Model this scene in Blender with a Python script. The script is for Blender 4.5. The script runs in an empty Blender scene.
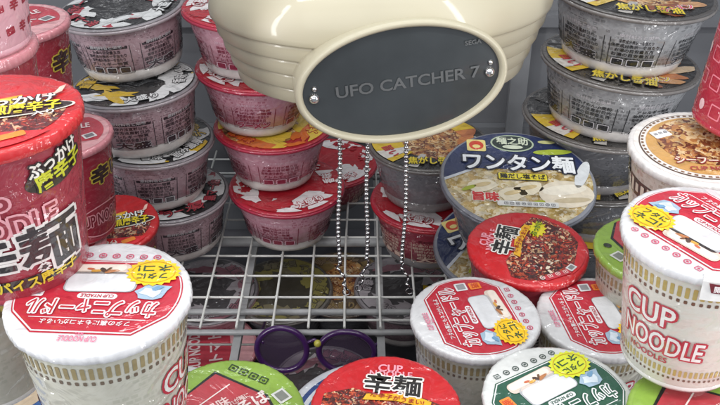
import bpy, math, random
from mathutils import Vector, Matrix
random.seed(7)
sc = bpy.context.scene
COL = sc.collection
pi = math.pi
# ------------------------------------------------------------------ camera geometry
H, PITCH, F = 0.6, math.radians(32), 850.0
def at(px, py, z=None, Y=None):
    """world point seen at a photo pixel, at height z or at distance Y"""
    r = (py-202.5)/F
    a = math.sin(PITCH)+math.cos(PITCH)*r
    b = math.cos(PITCH)-math.sin(PITCH)*r
    D = (H-z)/a if z is not None else Y/b
    return Vector(((px-360)/F*D, D*b, H-D*a))
# ------------------------------------------------------------------ materials
def lin(c):
    if isinstance(c, str):
        c = tuple(int(c[i:i+2], 16)/255 for i in (0, 2, 4))
    return tuple((x/12.92 if x <= .04045 else ((x+.055)/1.055)**2.4) for x in c[:3])+(1,)
MATS = {}
def new_mat(name):
    m = bpy.data.materials.new(name); m.use_nodes = True
    nt = m.node_tree; b = nt.nodes['Principled BSDF']
    return m, nt, b
def nd(nt, t, **kw):
    n = nt.nodes.new(t)
    for k, v in kw.items():
        if hasattr(n, k): setattr(n, k, v)
        else: n.inputs[k].default_value = v
    return n
def film(nt, b, amount=1.0, wr=.75, scale=38, rough=.1):
    """wrinkled clear shrink film over the print: a clear coat with its own creased normal"""
    tc = nd(nt, 'ShaderNodeTexCoord')
    oi = nd(nt, 'ShaderNodeObjectInfo')
    ad = nd(nt, 'ShaderNodeVectorMath', operation='ADD')
    mu = nd(nt, 'ShaderNodeMath', operation='MULTIPLY'); mu.inputs[1].default_value = 7.0
    nt.links.new(oi.outputs['Random'], mu.inputs[0])
    nt.links.new(tc.outputs['Object'], ad.inputs[0]); nt.links.new(mu.outputs[0], ad.inputs[1])
    n1 = nd(nt, 'ShaderNodeTexNoise'); n1.inputs['Scale'].default_value = scale
    n1.inputs['Detail'].default_value = 3; n1.inputs['Distortion'].default_value = 1.6
    n2 = nd(nt, 'ShaderNodeTexNoise'); n2.noise_type = 'RIDGED_MULTIFRACTAL'
    n2.inputs['Scale'].default_value = scale*.8; n2.inputs['Detail'].default_value = 2
    n2.inputs['Distortion'].default_value = .8
    nt.links.new(ad.outputs[0], n1.inputs['Vector']); nt.links.new(ad.outputs[0], n2.inputs['Vector'])
    st = nd(nt, 'ShaderNodeVectorMath', operation='MULTIPLY'); st.inputs[1].default_value = (1, 1, 3.2)
    rt_ = nd(nt, 'ShaderNodeVectorRotate'); rt_.rotation_type = 'EULER_XYZ'; rt_.inputs['Rotation'].default_value = (.5, .3, .6)
    nt.links.new(ad.outputs[0], rt_.inputs['Vector']); nt.links.new(rt_.outputs[0], st.inputs[0])
    n3 = nd(nt, 'ShaderNodeTexNoise'); n3.noise_type = 'RIDGED_MULTIFRACTAL'; n3.inputs['Scale'].default_value = scale*.55
    n3.inputs['Detail'].default_value = 3; n3.inputs['Distortion'].default_value = 1.2
    nt.links.new(st.outputs[0], n3.inputs['Vector'])
    m0 = nd(nt, 'ShaderNodeMath', operation='ADD'); mx = nd(nt, 'ShaderNodeMath', operation='ADD')
    nt.links.new(n1.outputs[0], m0.inputs[0]); nt.links.new(n2.outputs[0], m0.inputs[1])
    nt.links.new(m0.outputs[0], mx.inputs[0]); nt.links.new(n3.outputs[0], mx.inputs[1])
    bp = nd(nt, 'ShaderNodeBump'); bp.inputs['Strength'].default_value = wr; bp.inputs['Distance'].default_value = .005
    nt.links.new(mx.outputs[0], bp.inputs['Height'])
    nt.links.new(bp.outputs[0], b.inputs['Coat Normal'])
    b.inputs['Coat Weight'].default_value = amount
    b.inputs['Coat Roughness'].default_value = rough
    b.inputs['Coat IOR'].default_value = 1.55
    b.inputs['Roughness'].default_value = .5
    return ad
def paper(c, key=None):
    """printed colour under film, with the slight unevenness of print"""
    k = ('p', c)
    if k in MATS: return MATS[k]
    m, nt, b = new_mat('print_'+(c if isinstance(c, str) else 'tone'))
    ad = film(nt, b)
    n = nd(nt, 'ShaderNodeTexNoise'); n.inputs['Scale'].default_value = 160; n.inputs['Detail'].default_value = 4
    nt.links.new(ad.outputs[0], n.inputs['Vector'])
    rp = nd(nt, 'ShaderNodeValToRGB')
    l = lin(c)
    rp.color_ramp.elements[0].color = tuple(x*.9 for x in l[:3])+(1,)
    rp.color_ramp.elements[1].color = tuple(min(1, x*1.05+.003) for x in l[:3])+(1,)
    rp.color_ramp.elements[0].position = .3; rp.color_ramp.elements[1].position = .7
    nt.links.new(n.outputs[0], rp.inputs[0]); nt.links.new(rp.outputs[0], b.inputs['Base Color'])
    MATS[k] = m; return m
def food(cols, scale=230, key=None):
    k = ('f', tuple(cols), scale)
    if k in MATS: return MATS[k]
    m, nt, b = new_mat('food_print')
    ad = film(nt, b)
    n = nd(nt, 'ShaderNodeTexNoise'); n.inputs['Scale'].default_value = scale*.5; n.inputs['Detail'].default_value = 3
    nt.links.new(ad.outputs[0], n.inputs['Vector'])
    mixv = nd(nt, 'ShaderNodeMix', data_type='VECTOR'); mixv.inputs[0].default_value = .03
    nt.links.new(ad.outputs[0], mixv.inputs[4]); nt.links.new(n.outputs[1], mixv.inputs[5])
    v = nd(nt, 'ShaderNodeTexVoronoi'); v.inputs['Scale'].default_value = scale
    nt.links.new(mixv.outputs[1], v.inputs['Vector'])
    sp = nd(nt, 'ShaderNodeSeparateColor'); nt.links.new(v.outputs['Color'], sp.inputs[0])
    rp = nd(nt, 'ShaderNodeValToRGB'); rp.color_ramp.interpolation = 'CONSTANT'
    e = rp.color_ramp.elements
    while len(e) < len(cols): e.new(.5)
    for i, c in enumerate(cols):
        e[i].position = i/len(cols)
        e[i].color = lin(c)
    nt.links.new(sp.outputs[0], rp.inputs[0])
    mx = nd(nt, 'ShaderNodeMix', data_type='RGBA', blend_type='MULTIPLY'); mx.inputs[0].default_value = .6
    r2 = nd(nt, 'ShaderNodeValToRGB'); r2.color_ramp.elements[0].position = .35; r2.color_ramp.elements[1].position = .6
    r2.color_ramp.elements[0].color = (.25, .22, .2, 1)
    nt.links.new(n.outputs[0], r2.inputs[0])
    nt.links.new(rp.outputs[0], mx.inputs[6]); nt.links.new(r2.outputs[0], mx.inputs[7])
    nt.links.new(mx.outputs[2], b.inputs['Base Color'])
    MATS[k] = m; return m
def small_print(bg, ink, bg2=None, cover=.5, row=.0026, wid=.0035, big=.02):
    """a side wall covered in rows of tiny printed characters, broken into panels. UV is in metres round the wall"""
    k = ('s', bg, ink, bg2, cover, row, big)
    if k in MATS: return MATS[k]
    m, nt, b = new_mat('printed_side')
    film(nt, b, 1.0, 1.0, 42, .09)
    tc = nd(nt, 'ShaderNodeTexCoord'); oi = nd(nt, 'ShaderNodeObjectInfo')
    ad = nd(nt, 'ShaderNodeVectorMath', operation='ADD')
    nt.links.new(tc.outputs['UV'], ad.inputs[0]); nt.links.new(oi.outputs['Random'], ad.inputs[1])
    br = nd(nt, 'ShaderNodeTexBrick'); br.inputs['Scale'].default_value = 1
    br.inputs['Brick Width'].default_value = wid; br.inputs['Row Height'].default_value = row
    br.inputs['Mortar Size'].default_value = row*.18; br.offset = .37
    br.inputs['Color1'].default_value = (0, 0, 0, 1); br.inputs['Color2'].default_value = (1, 1, 1, 1)
    br.inputs['Mortar'].default_value = (0, 0, 0, 1)
    nt.links.new(ad.outputs[0], br.inputs['Vector'])
    fn = nd(nt, 'ShaderNodeTexNoise'); fn.inputs['Scale'].default_value = 900; fn.inputs['Detail'].default_value = 1
    nt.links.new(ad.outputs[0], fn.inputs['Vector'])
    mul = nd(nt, 'ShaderNodeMath', operation='MULTIPLY'); nt.links.new(br.outputs[0], mul.inputs[0]); nt.links.new(fn.outputs[0], mul.inputs[1])
    th = nd(nt, 'ShaderNodeMath', operation='GREATER_THAN'); th.inputs[1].default_value = .24
    nt.links.new(mul.outputs[0], th.inputs[0])
    b2 = nd(nt, 'ShaderNodeTexBrick'); b2.inputs['Scale'].default_value = 1
    b2.inputs['Brick Width'].default_value = big*1.7; b2.inputs['Row Height'].default_value = big
    b2.inputs['Mortar Size'].default_value = .0005; b2.offset = .43
    b2.inputs['Color1'].default_value = (0, 0, 0, 1); b2.inputs['Color2'].default_value = (1, 1, 1, 1); b2.inputs['Mortar'].default_value = (1, 1, 1, 1)
    nt.links.new(ad.outputs[0], b2.inputs['Vector'])
    th2 = nd(nt, 'ShaderNodeMath', operation='LESS_THAN'); th2.inputs[1].default_value = cover
    nt.links.new(b2.outputs[0], th2.inputs[0])
    an = nd(nt, 'ShaderNodeMath', operation='MULTIPLY'); nt.links.new(th.outputs[0], an.inputs[0]); nt.links.new(th2.outputs[0], an.inputs[1])
    # blotches of larger print
    n = nd(nt, 'ShaderNodeTexNoise'); n.inputs['Scale'].default_value = 190; n.inputs['Detail'].default_value = 2; n.inputs['Distortion'].default_value = .3
    nt.links.new(ad.outputs[0], n.inputs['Vector'])
    rp = nd(nt, 'ShaderNodeValToRGB'); rp.color_ramp.elements[0].position = .42; rp.color_ramp.elements[1].position = .62
    l1 = lin(bg); l2 = lin(bg2 or bg)
    rp.color_ramp.elements[0].color = tuple(a*.8+b_*.2 for a, b_ in zip(l1, l2)); rp.color_ramp.elements[1].color = tuple(a*.45+b_*.55 for a, b_ in zip(l1, l2))
    nt.links.new(n.outputs[0], rp.inputs[0])
    mx = nd(nt, 'ShaderNodeMix', data_type='RGBA')
    mx.inputs[7].default_value = tuple(.68*a+.32*b for a, b in zip(lin(bg), lin(ink)))
    nt.links.new(an.outputs[0], mx.inputs[0]); nt.links.new(rp.outputs[0], mx.inputs[6])
    nt.links.new(mx.outputs[2], b.inputs['Base Color'])
    MATS[k] = m; return m
def plain(name, c, rough=.5, metal=0, coat=0, bump=0, bscale=200, mottle=.12, trans=0, alpha=1, spec=.5, mscale=30):
    k = ('q', name)
    if k in MATS: return MATS[k]
    m, nt, b = new_mat(name)
    b.inputs['Roughness'].default_value = rough; b.inputs['Metallic'].default_value = metal
    b.inputs['Coat Weight'].default_value = coat; b.inputs['Coat Roughness'].default_value = .06
    b.inputs['Transmission Weight'].default_value = trans
    b.inputs['Specular IOR Level'].default_value = spec
    tc = nd(nt, 'ShaderNodeTexCoord')
    n = nd(nt, 'ShaderNodeTexNoise'); n.inputs['Scale'].default_value = mscale; n.inputs['Detail'].default_value = 5
    nt.links.new(tc.outputs['Object'], n.inputs['Vector'])
    rp = nd(nt, 'ShaderNodeValToRGB'); l = lin(c)
    rp.color_ramp.elements[0].position = .3; rp.color_ramp.elements[1].position = .7
    rp.color_ramp.elements[0].color = tuple(x*(1-mottle) for x in l[:3])+(1,)
    rp.color_ramp.elements[1].color = tuple(min(1, x*(1+mottle*.5)) for x in l[:3])+(1,)
    nt.links.new(n.outputs[0], rp.inputs[0]); nt.links.new(rp.outputs[0], b.inputs['Base Color'])
    if bump:
        n2 = nd(nt, 'ShaderNodeTexNoise'); n2.inputs['Scale'].default_value = bscale; n2.inputs['Detail'].default_value = 3
        nt.links.new(tc.outputs['Object'], n2.inputs['Vector'])
        bp = nd(nt, 'ShaderNodeBump'); bp.inputs['Strength'].default_value = bump; bp.inputs['Distance'].default_value = .001
        nt.links.new(n2.outputs[0], bp.inputs['Height']); nt.links.new(bp.outputs[0], b.inputs['Normal'])
    MATS[k] = m; return m
# ------------------------------------------------------------------ mesh builder
class MB:
    def __init__(s): s.v = []; s.f = []; s.m = []; s.uv = []; s.mats = []; s.smooth = []
    def mi(s, mat):
        if mat not in s.mats: s.mats.append(mat)
        return s.mats.index(mat)
    def face(s, pts, mat, uv=None, smooth=False):
        i = len(s.v); s.v += [tuple(p) for p in pts]; s.f.append(list(range(i, i+len(pts))))
        s.m.append(s.mi(mat)); s.uv.append(uv or [(p[0], p[1]) for p in pts]); s.smooth.append(smooth)
    def lathe(s, prof, mat, n=96, sx=1, sy=1, wob=None, cap0=False, cap1=False):
        """prof: list of (r, z[, mat]) from top to bottom"""
        base = len(s.v)
        for k, p in enumerate(prof):
            for i in range(n):
                a = 2*pi*i/n; r = p[0]*(wob(a, p[1]) if wob else 1)
                s.v.append((r*math.cos(a)*sx, r*math.sin(a)*sy, p[1]))
        L = 0; acc = [0]
        for k in range(len(prof)-1):
            L += math.hypot(prof[k+1][0]-prof[k][0], prof[k+1][1]-prof[k][1]); acc.append(L)
        rm = max(p[0] for p in prof)
        for k in range(len(prof)-1):
            mm = prof[k][2] if len(prof[k]) > 2 else mat
            for i in range(n):
                j = (i+1) % n
                s.f.append([base+k*n+i, base+(k+1)*n+i, base+(k+1)*n+j, base+k*n+j])
                s.m.append(s.mi(mm)); s.smooth.append(True)
                u0, u1 = 2*pi*i/n*rm, 2*pi*(i+1)/n*rm
                s.uv.append([(u0, -acc[k]), (u0, -acc[k+1]), (u1, -acc[k+1]), (u1, -acc[k])])
        for k, on in ((0, cap0), (len(prof)-1, cap1)):
            if on:
                ids = [base+k*n+i for i in range(n)]
                if k: ids.reverse()
                s.f.append(ids); s.m.append(s.mi(mat)); s.smooth.append(False)
                s.uv.append([(s.v[q][0], s.v[q][1]) for q in ids])
    def tube(s, pts, r, mat, n=8, caps=True):
        pts = [Vector(p) for p in pts]; base = len(s.v); N = len(pts)
        up = None
        for k, p in enumerate(pts):
            t = (pts[min(k+1, N-1)]-pts[max(k-1, 0)]).normalized()
            if up is None:
                up = Vector((0, 0, 1)) if abs(t.z) < .9 else Vector((1, 0, 0))
            x = t.cross(up).normalized(); y = x.cross(t).normalized(); up = y
            rr = r[k] if isinstance(r, (list, tuple)) else r
            for i in range(n):
                a = 2*pi*i/n; s.v.append(tuple(p+x*math.cos(a)*rr+y*math.sin(a)*rr))
        for k in range(N-1):
            for i in range(n):
                j = (i+1) % n
                s.f.append([base+k*n+i, base+k*n+j, base+(k+1)*n+j, base+(k+1)*n+i]); s.m.append(s.mi(mat)); s.smooth.append(True); s.uv.append([(0, 0)]*4)
        if caps:
            for ids in ([base+i for i in range(n)][::-1], [base+(N-1)*n+i for i in range(n)]):
                s.f.append(ids); s.m.append(s.mi(mat)); s.smooth.append(False); s.uv.append([(0, 0)]*n)
    def ball(s, c, r, mat, nu=10, nv=6, sq=(1, 1, 1)):
        base = len(s.v)
        for k in range(nv+1):
            th = pi*k/nv
            for i in range(nu):
                a = 2*pi*i/nu
                s.v.append((c[0]+r*sq[0]*math.sin(th)*math.cos(a), c[1]+r*sq[1]*math.sin(th)*math.sin(a), c[2]+r*sq[2]*math.cos(th)))
        for k in range(nv):
            for i in range(nu):
                j = (i+1) % nu
                s.f.append([base+k*nu+i, base+(k+1)*nu+i, base+(k+1)*nu+j, base+k*nu+j]); s.m.append(s.mi(mat)); s.smooth.append(True); s.uv.append([(0, 0)]*4)
    def box(s, x0, x1, y0, y1, z0, z1, mat):
        P = [(x, y, z) for z in (z0, z1) for y in (y0, y1) for x in (x0, x1)]
        for q in ((0, 2, 3, 1), (4, 5, 7, 6), (0, 1, 5, 4), (2, 6, 7, 3), (0, 4, 6, 2), (1, 3, 7, 5)):
            s.face([P[i] for i in q], mat)
    def mesh(s, name):
        me = bpy.data.meshes.new(name)
        me.from_pydata(s.v, [], s.f)
        for m in s.mats: me.materials.append(m)
        uvl = me.uv_layers.new(name='UVMap')
        flat = []
        for u in s.uv:
            for q in u: flat += [q[0], q[1]]
        uvl.data.foreach_set('uv', flat)
        me.polygons.foreach_set('material_index', s.m)
        me.polygons.foreach_set('use_smooth', s.smooth)
        me.update(); return me
def link(name, me, parent=None):
    o = bpy.data.objects.new(name, me); COL.objects.link(o)
    if parent: o.parent = parent
    return o
def tag(o, label=None, cat=None, group=None, kind=None):
    for k, v in (('label', label), ('category', cat), ('group', group), ('kind', kind)):
        if v: o[k] = v
    return o
# ------------------------------------------------------------------ lettering
TXT = {}
def glyphs(s, off=0.0):
    """triangles of a line of text, 1 em high, centred"""
    if (s, off) in TXT: return TXT[(s, off)]
    c = bpy.data.curves.new('lettering', 'FONT'); c.body = s; c.size = 1; c.offset = off; c.resolution_u = 3
    c.align_x = 'CENTER'; c.align_y = 'CENTER'
    o = bpy.data.objects.new('lettering', c); COL.objects.link(o)
    dg = bpy.context.evaluated_depsgraph_get()
    ev = o.evaluated_get(dg); me = ev.to_mesh(); me.calc_loop_triangles()
    V = [(v.co.x, v.co.y) for v in me.vertices]
    T = [[V[i] for i in t.vertices] for t in me.loop_triangles]
    ev.to_mesh_clear(); bpy.data.objects.remove(o); bpy.data.curves.remove(c)
    if T:
        xs = [p[0] for t in T for p in t]; ys = [p[1] for t in T for p in t]
        mx, my = (min(xs)+max(xs))/2, (min(ys)+max(ys))/2; w = max(xs)-min(xs); h = max(ys)-min(ys)
        T = [[(p[0]-mx, p[1]-my) for p in t] for t in T]
    else: w = h = 1
    TXT[(s, off)] = (T, w, h); return TXT[(s, off)]
def clip_half(P, f):
    out = []
    for i in range(len(P)):
        a, b = P[i], P[(i+1) % len(P)]; fa, fb = f(a), f(b)
        if fa >= 0: out.append(a)
        if (fa >= 0) != (fb >= 0):
            t = fa/(fa-fb); out.append((a[0]+(b[0]-a[0])*t, a[1]+(b[1]-a[1])*t))
    return out
def clip_disc(P, R, n=64):
    for i in range(n):
        a = 2*pi*(i+.5)/n; c, s_ = math.cos(a), math.sin(a)
        P = clip_half(P, lambda p: R-p[0]*c-p[1]*s_)
        if len(P) < 3: return []
    return P
def disc_cut(R, y0=-9, y1=9, x0=-9, x1=9, n=72, cx=0, cy=0, chamfer=None):
    P = [(cx+R*math.cos(2*pi*i/n), cy+R*math.sin(2*pi*i/n)) for i in range(n)]
    for f in (lambda p: p[1]-y0, lambda p: y1-p[1], lambda p: p[0]-x0, lambda p: x1-p[0]):
        P = clip_half(P, f)
    if chamfer is not None:
        for sx in (-1, 1):
            for sy in (-1, 1): P = clip_half(P, lambda p: chamfer-sx*p[0]-sy*p[1])
    return P
def rrect(cx, cy, w, h, r=.03, rot=0, n=4):
    P = []
    for qx, qy, a0 in ((1, 1, 0), (-1, 1, 90), (-1, -1, 180), (1, -1, 270)):
        for i in range(n+1):
            a = math.radians(a0+90*i/n)
            P.append((qx*(w/2-r)+r*math.cos(a), qy*(h/2-r)+r*math.sin(a)))
    c, s_ = math.cos(math.radians(rot)), math.sin(math.radians(rot))
    return [(cx+x*c-y*s_, cy+x*s_+y*c) for x, y in P]
def oval(cx, cy, a, b, rot=0, n=32, jag=0, seed=0):
    rr = random.Random(seed); c, s_ = math.cos(math.radians(rot)), math.sin(math.radians(rot)); P = []
    for i in range(n):
        t = 2*pi*i/n; k = 1+rr.uniform(-jag, jag); x, y = a*k*math.cos(t), b*k*math.sin(t)
        P.append((cx+x*c-y*s_, cy+x*s_+y*c))
    return P
def star(cx, cy, a, b, n=20, k=.87):
    return [(cx+a*(1 if i % 2 else k)*math.cos(pi*i/n), cy+b*(1 if i % 2 else k)*math.sin(pi*i/n)) for i in range(2*n)]
class Decal:
    """flat artwork: list of (polygon, material, layer)"""
    def __init__(s): s.items = []
    def poly(s, P, c, layer=1, clip=None):
        if clip: P = clip_disc(P, clip)
        if len(P) >= 3: s.items.append((P, c if not isinstance(c, str) else paper(c), layer))
    def text(s, t, cx, cy, h, c, layer=3, rot=0, w=None, bold=.012, out=None, ow=.05, shear=0, arc=0):
        jobs = [(bold, c, layer)]
        if out: jobs.insert(0, (ow, out, layer-1))
        T0, w0, h0 = glyphs(t, bold)
        sx = (w/w0) if w else h
        ca, sa = math.cos(math.radians(rot)), math.sin(math.radians(rot))
        for off, col, ly in jobs:
            m = paper(col) if isinstance(col, str) else col
            T, _, _ = glyphs(t, min(off, .012)); r_ = off-.012
            nn = 1 if r_ <= .004 else (4 if r_ < .03 else 8)
            sh = [(0, 0)] if nn == 1 else [(r_*math.cos(2*pi*i/nn+.4), r_*math.sin(2*pi*i/nn+.4)) for i in range(nn)]
            for ci, (ox, oy) in enumerate(sh):
              for tri in T:
                Q = []
                for x, y in tri:
                    X, Y = x*sx+ox*h+y*h*shear, y*h+oy*h
                    if arc:
                        X, Y = (arc+Y)*math.sin(X/arc), (arc+Y)*math.cos(X/arc)-arc
                    Q.append((cx+X*ca-Y*sa, cy+X*sa+Y*ca))
                s.items.append((Q, m, ly+ci*.1))
    def frame(s, P, wd, c, layer):
        """outline strip of a polygon"""
        n = len(P)
        cx = sum(p[0] for p in P)/n; cy = sum(p[1] for p in P)/n
        Q = []
        for p in P:
            d = math.hypot(p[0]-cx, p[1]-cy) or 1; k = (d-wd)/d
            Q.append((cx+(p[0]-cx)*k, cy+(p[1]-cy)*k))
        m = paper(c) if isinstance(c, str) else c
        for i in range(n):
            j = (i+1) % n; s.items.append(([P[i], P[j], Q[j], Q[i]], m, layer))
    def marks(s, x0, y0, x1, y1, n, sz, c, layer=2, seed=1):
        """a line of small printed icons"""
        r = random.Random(seed); a = math.degrees(math.atan2(y1-y0, x1-x0))
        for i in range(n):
            t = i/max(1, n-1); x, y = x0+(x1-x0)*t, y0+(y1-y0)*t
            if r.random() < .5: s.frame(oval(x, y, sz, sz, n=14), sz*.3, c, layer); s.poly(rrect(x, y, sz*.8, sz*.5, sz*.1, a), c, layer)
            else: s.frame(rrect(x, y, sz*1.8, sz*1.7, sz*.2, a), sz*.3, c, layer); s.poly(oval(x, y, sz*.4, sz*.3, n=8), c, layer)
    def flat(s, mb, R, z=0, step=.00022):
        for P, m, ly in s.items:
            mb.face([(x*R, y*R, z+ly*step) for x, y in P], m)
    def wrap(s, mb, rad, z0, ang0=0, step=.0002, dx=.004):
        """lay the art (metres) round a wall whose radius at height z is rad(z); x=0 faces -Y turned by ang0"""
        for P, m, ly in s.items:
            xs = [p[0] for p in P]; lo, hi = min(xs), max(xs)
            k0, k1 = (0, 0) if hi-lo < dx*1.1 else (math.floor(lo/dx), math.floor(hi/dx))
            for k in range(k0, k1+1):
                Q = P
                if k0 != k1:
                    Q = clip_half(Q, lambda p: p[0]-k*dx)
                    if len(Q) > 2: Q = clip_half(Q, lambda p: (k+1)*dx-p[0])
                if len(Q) < 3: continue
                pts = []
                for x, y in Q:
                    r = rad(z0+y)+ly*step; a = x/rad(z0)-pi/2+math.radians(ang0)
                    pts.append((r*math.cos(a), r*math.sin(a), z0+y))
                mb.face(pts, m)
# ------------------------------------------------------------------ lid art (unit disc, +y is the top of the art)
SPICY = food(['8a1a12', '5a100c', 'a82a18', '3a0c0a', 'c8502a', '701810', 'e0b890', '4a1410'], 300)
BROTH = food(['d8c08a', 'e8d8b0', 'c8a868', 'ece0c4', 'b89a50', 'dccb9a'], 200)
RAMEN = food(['b87840', 'd8a868', '8a4a28', 'e8c898', '6a3018', 'c08a50'], 220)
GREENF = food(['7a8a3a', 'a8a860', '50602a', 'd0c890', '8a7a30'], 220)
def art_nya(ink='be2036', sun='f8c800', accent='e87898', mark='c84a6a'):
    d = Decal(); W = 'ececee'
    reg = disc_cut(.92, y0=-.6, y1=.66, chamfer=1.2)
    d.poly(disc_cut(.95, y0=-.64, y1=.7, chamfer=1.25), ink, 1)
    d.poly(disc_cut(.935, y0=-.62, y1=.68, chamfer=1.225), W, 2)
    d.poly(reg, ink, 3)
    d.text('CUP NOODLE', 0, .79, .12, accent, 4, w=.42, bold=.02); d.text('BIG', .0, .71, .06, accent, 4, bold=.02)
    d.text('フタの裏にもネコがいるよ', 0, .53, .09, W, 5, w=1.0, bold=.015)
    d.poly(rrect(0, .455, 1.3, .012, .005), W, 4)
    d.text('カップニャードル', 0, .28, .31, ink, 7, w=1.46, bold=.015, out=W, ow=.075)
    d.poly(rrect(.0, .06, .46, .1, .05), W, 4); d.text('CUP NYADLE', 0, .06, .08, ink, 5, w=.38, bold=.02)
    # pale padded block of the picture, and a cup picture beside it
    d.poly(rrect(.02, -.2, .84, .38, .09, 2), 'aeb0b4', 5); d.poly(rrect(.02, -.18, .8, .33, .08, 2), 'dcdde0', 6)
    d.poly(rrect(.14, -.44, .8, .2, .08, 3), 'e0cdbf', 5); d.poly(rrect(.16, -.46, .72, .13, .06, 3), 'efe3d6', 6)
    for x, y, a, b, rt, c in ((-.04, -.4, .1, .03, 20, 'b87848'), (.06, -.42, .05, .03, -30, '4a3428'), (.14, -.4, .07, .025, 10, 'd8a040'), (.0, -.44, .04, .02, 50, '6a4a30'), (.22, -.43, .05, .02, -10, 'c86a48')): d.poly(oval(x, y, a, b, rt, 9, .3, int(x*99)), c, 7)
    d.poly(rrect(.72, -.0, .2, .2, .02), W, 5); d.poly(rrect(.72, -.0, .14, .14, .01), '9a9a9e', 6)
    d.poly(rrect(.7, -.24, .17, .2, .02), 'f0862a', 5); d.text('猫', .7, -.24, .14, 'c8401e', 6)
    d.poly(oval(-.62, -.04, .2, .14, 20, 13, .22, 3), '9fb8cc', 6); d.poly(oval(-.6, -.02, .13, .08, -20, 9, .3, 8), 'd4e0ea', 7); d.poly(oval(-.66, -.1, .07, .04, 40, 7, .3, 9), '6f9cc0', 8)
    d.poly(star(-.54, -.4, .33, .27), sun, 8); d.frame(oval(-.54, -.4, .26, .21), .012, 'c89a00', 9)
    d.text('フタに', -.54, -.32, .13, ink if ink[0] == 'c' else '1e4a30', 9, w=.36, rot=6, bold=.02); d.text('ネコ!', -.54, -.47, .15, ink if ink[0] == 'c' else '1e4a30', 9, w=.4, rot=6, bold=.02)
    d.marks(-.5, -.74, .5, -.74, 7, .05, mark, 2, 4)
    return d
def art_kara(big=True):
    d = Decal()
    d.poly([(-.95, .12), (-.5, .3), (.1, .16), (.5, .24), (.95, .05), (.95, -.9), (-.95, -.9)], SPICY, 1, clip=.9)
    for i in range(46):
        r = random.Random(i); a = r.uniform(0, 2*pi); q = r.uniform(.1, .75)
        x, y = q*math.cos(a), -.35+.6*q*math.sin(a)
        if y > .02 or x*x+y*y > .7: continue
        d.poly(oval(x, y, r.uniform(.02, .06), r.uniform(.012, .03), r.uniform(0, 180), 9, .25, i), r.choice(['e8c8a0', 'e87040', 'f0e0c8', 'd84a28', '2a0808']), 2)
    d.poly(disc_cut(.97, y0=-.97, y1=-.82), 'd01c24', 3)
    d.text('CUP', -.02, .76, .2, 'f4a0b0', 3, w=.36, bold=.03, rot=3); d.text('NOODLE', 0, .64, .17, 'f4a0b0', 3, w=.62, bold=.03, rot=3)
    d.text('辛麺', .05, .42, .42, '141010', 6, w=.82, bold=.024, out='f4f0ea', ow=.085)
    d.poly([(-.3, .2), (.3, .28), (.62, .16), (.6, .04), (.1, .12), (-.34, .08)], 'f0b41e', 4)
    d.text('唐辛子がうまい!', .14, .16, .1, 'a01810', 6, w=.76, rot=-6, bold=.02)
    d.poly(star(.55, -.08, .26, .17, 12, .7), 'e8d820', 4); d.text('ぶっかけ', .55, -.06, .13, '182410', 7, w=.44, rot=-8, bold=.02, out='c8dc28', ow=.08)
    d.poly(rrect(-.62, -.58, .5, .12, .02, -48), 'c83040', 4)
    d.marks(-.78, -.36, -.5, -.7, 4, .045, 'f4d8d4', 5, 3); d.poly(rrect(-.36, -.78, .17, .13, .01, -25), 'e4e4e4', 5); d.poly(rrect(-.36, -.78, .11, .08, .01, -25), '8a8a8a', 6)
    return d
def art_kara_top():
    d = Decal()
    d.poly([(-.98, -.05), (-.5, .16), (.1, .22), (.6, .12), (.95, .0), (.95, -.9), (-.95, -.9)], SPICY, 1, clip=.88)
    d.poly([(-.9, .12), (-.5, .34), (-.42, .26), (-.26, .42), (-.14, .3), (.04, .44), (.12, .3), (.34, .38), (.38, .26), (.7, .2), (.3, .08), (-.8, .0)], 'f0a81e', 2)
    d.poly([(-.8, .12), (-.3, .26), (.2, .28), (.5, .22), (.2, .12), (-.7, .06)], 'f6dc50', 3)
    d.text('ぶっかけ', .26, .17, .24, 'f4f4f0', 7, w=.95, rot=8, bold=.03, out='181010', ow=.1)
    d.poly(oval(.24, -.05, .74, .17, 9), 'f0ece0', 4); d.poly(oval(.24, -.05, .71, .145, 9), '281410', 5)
    d.text('特製煎唐辛子', .27, -.04, .26, 'f2dc1e', 7, w=1.12, rot=9, bold=.03, out='181408', ow=.08)
    d.text('入り', .66, -.16, .13, 'f4f4f0', 7, rot=10, bold=.03)
    for P in ([(.5, .3), (.7, .36), (.74, .52), (.8, .56), (.78, .38), (.7, .3)], [(-.1, -.26), (-.3, -.3), (-.36, -.46), (-.3, -.46), (-.24, -.34)]): d.poly(P, 'f2c8b8', 6)
    d.poly(disc_cut(.97, y1=-.55), 'd4202a', 3); d.text('熱湯3分', -.1, -.72, .2, 'f4e8e0', 5, w=.6, bold=.03)
    d.poly(rrect(.42, -.66, .3, .12, .03, 25), 'f08a24', 5)
    return d
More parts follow.
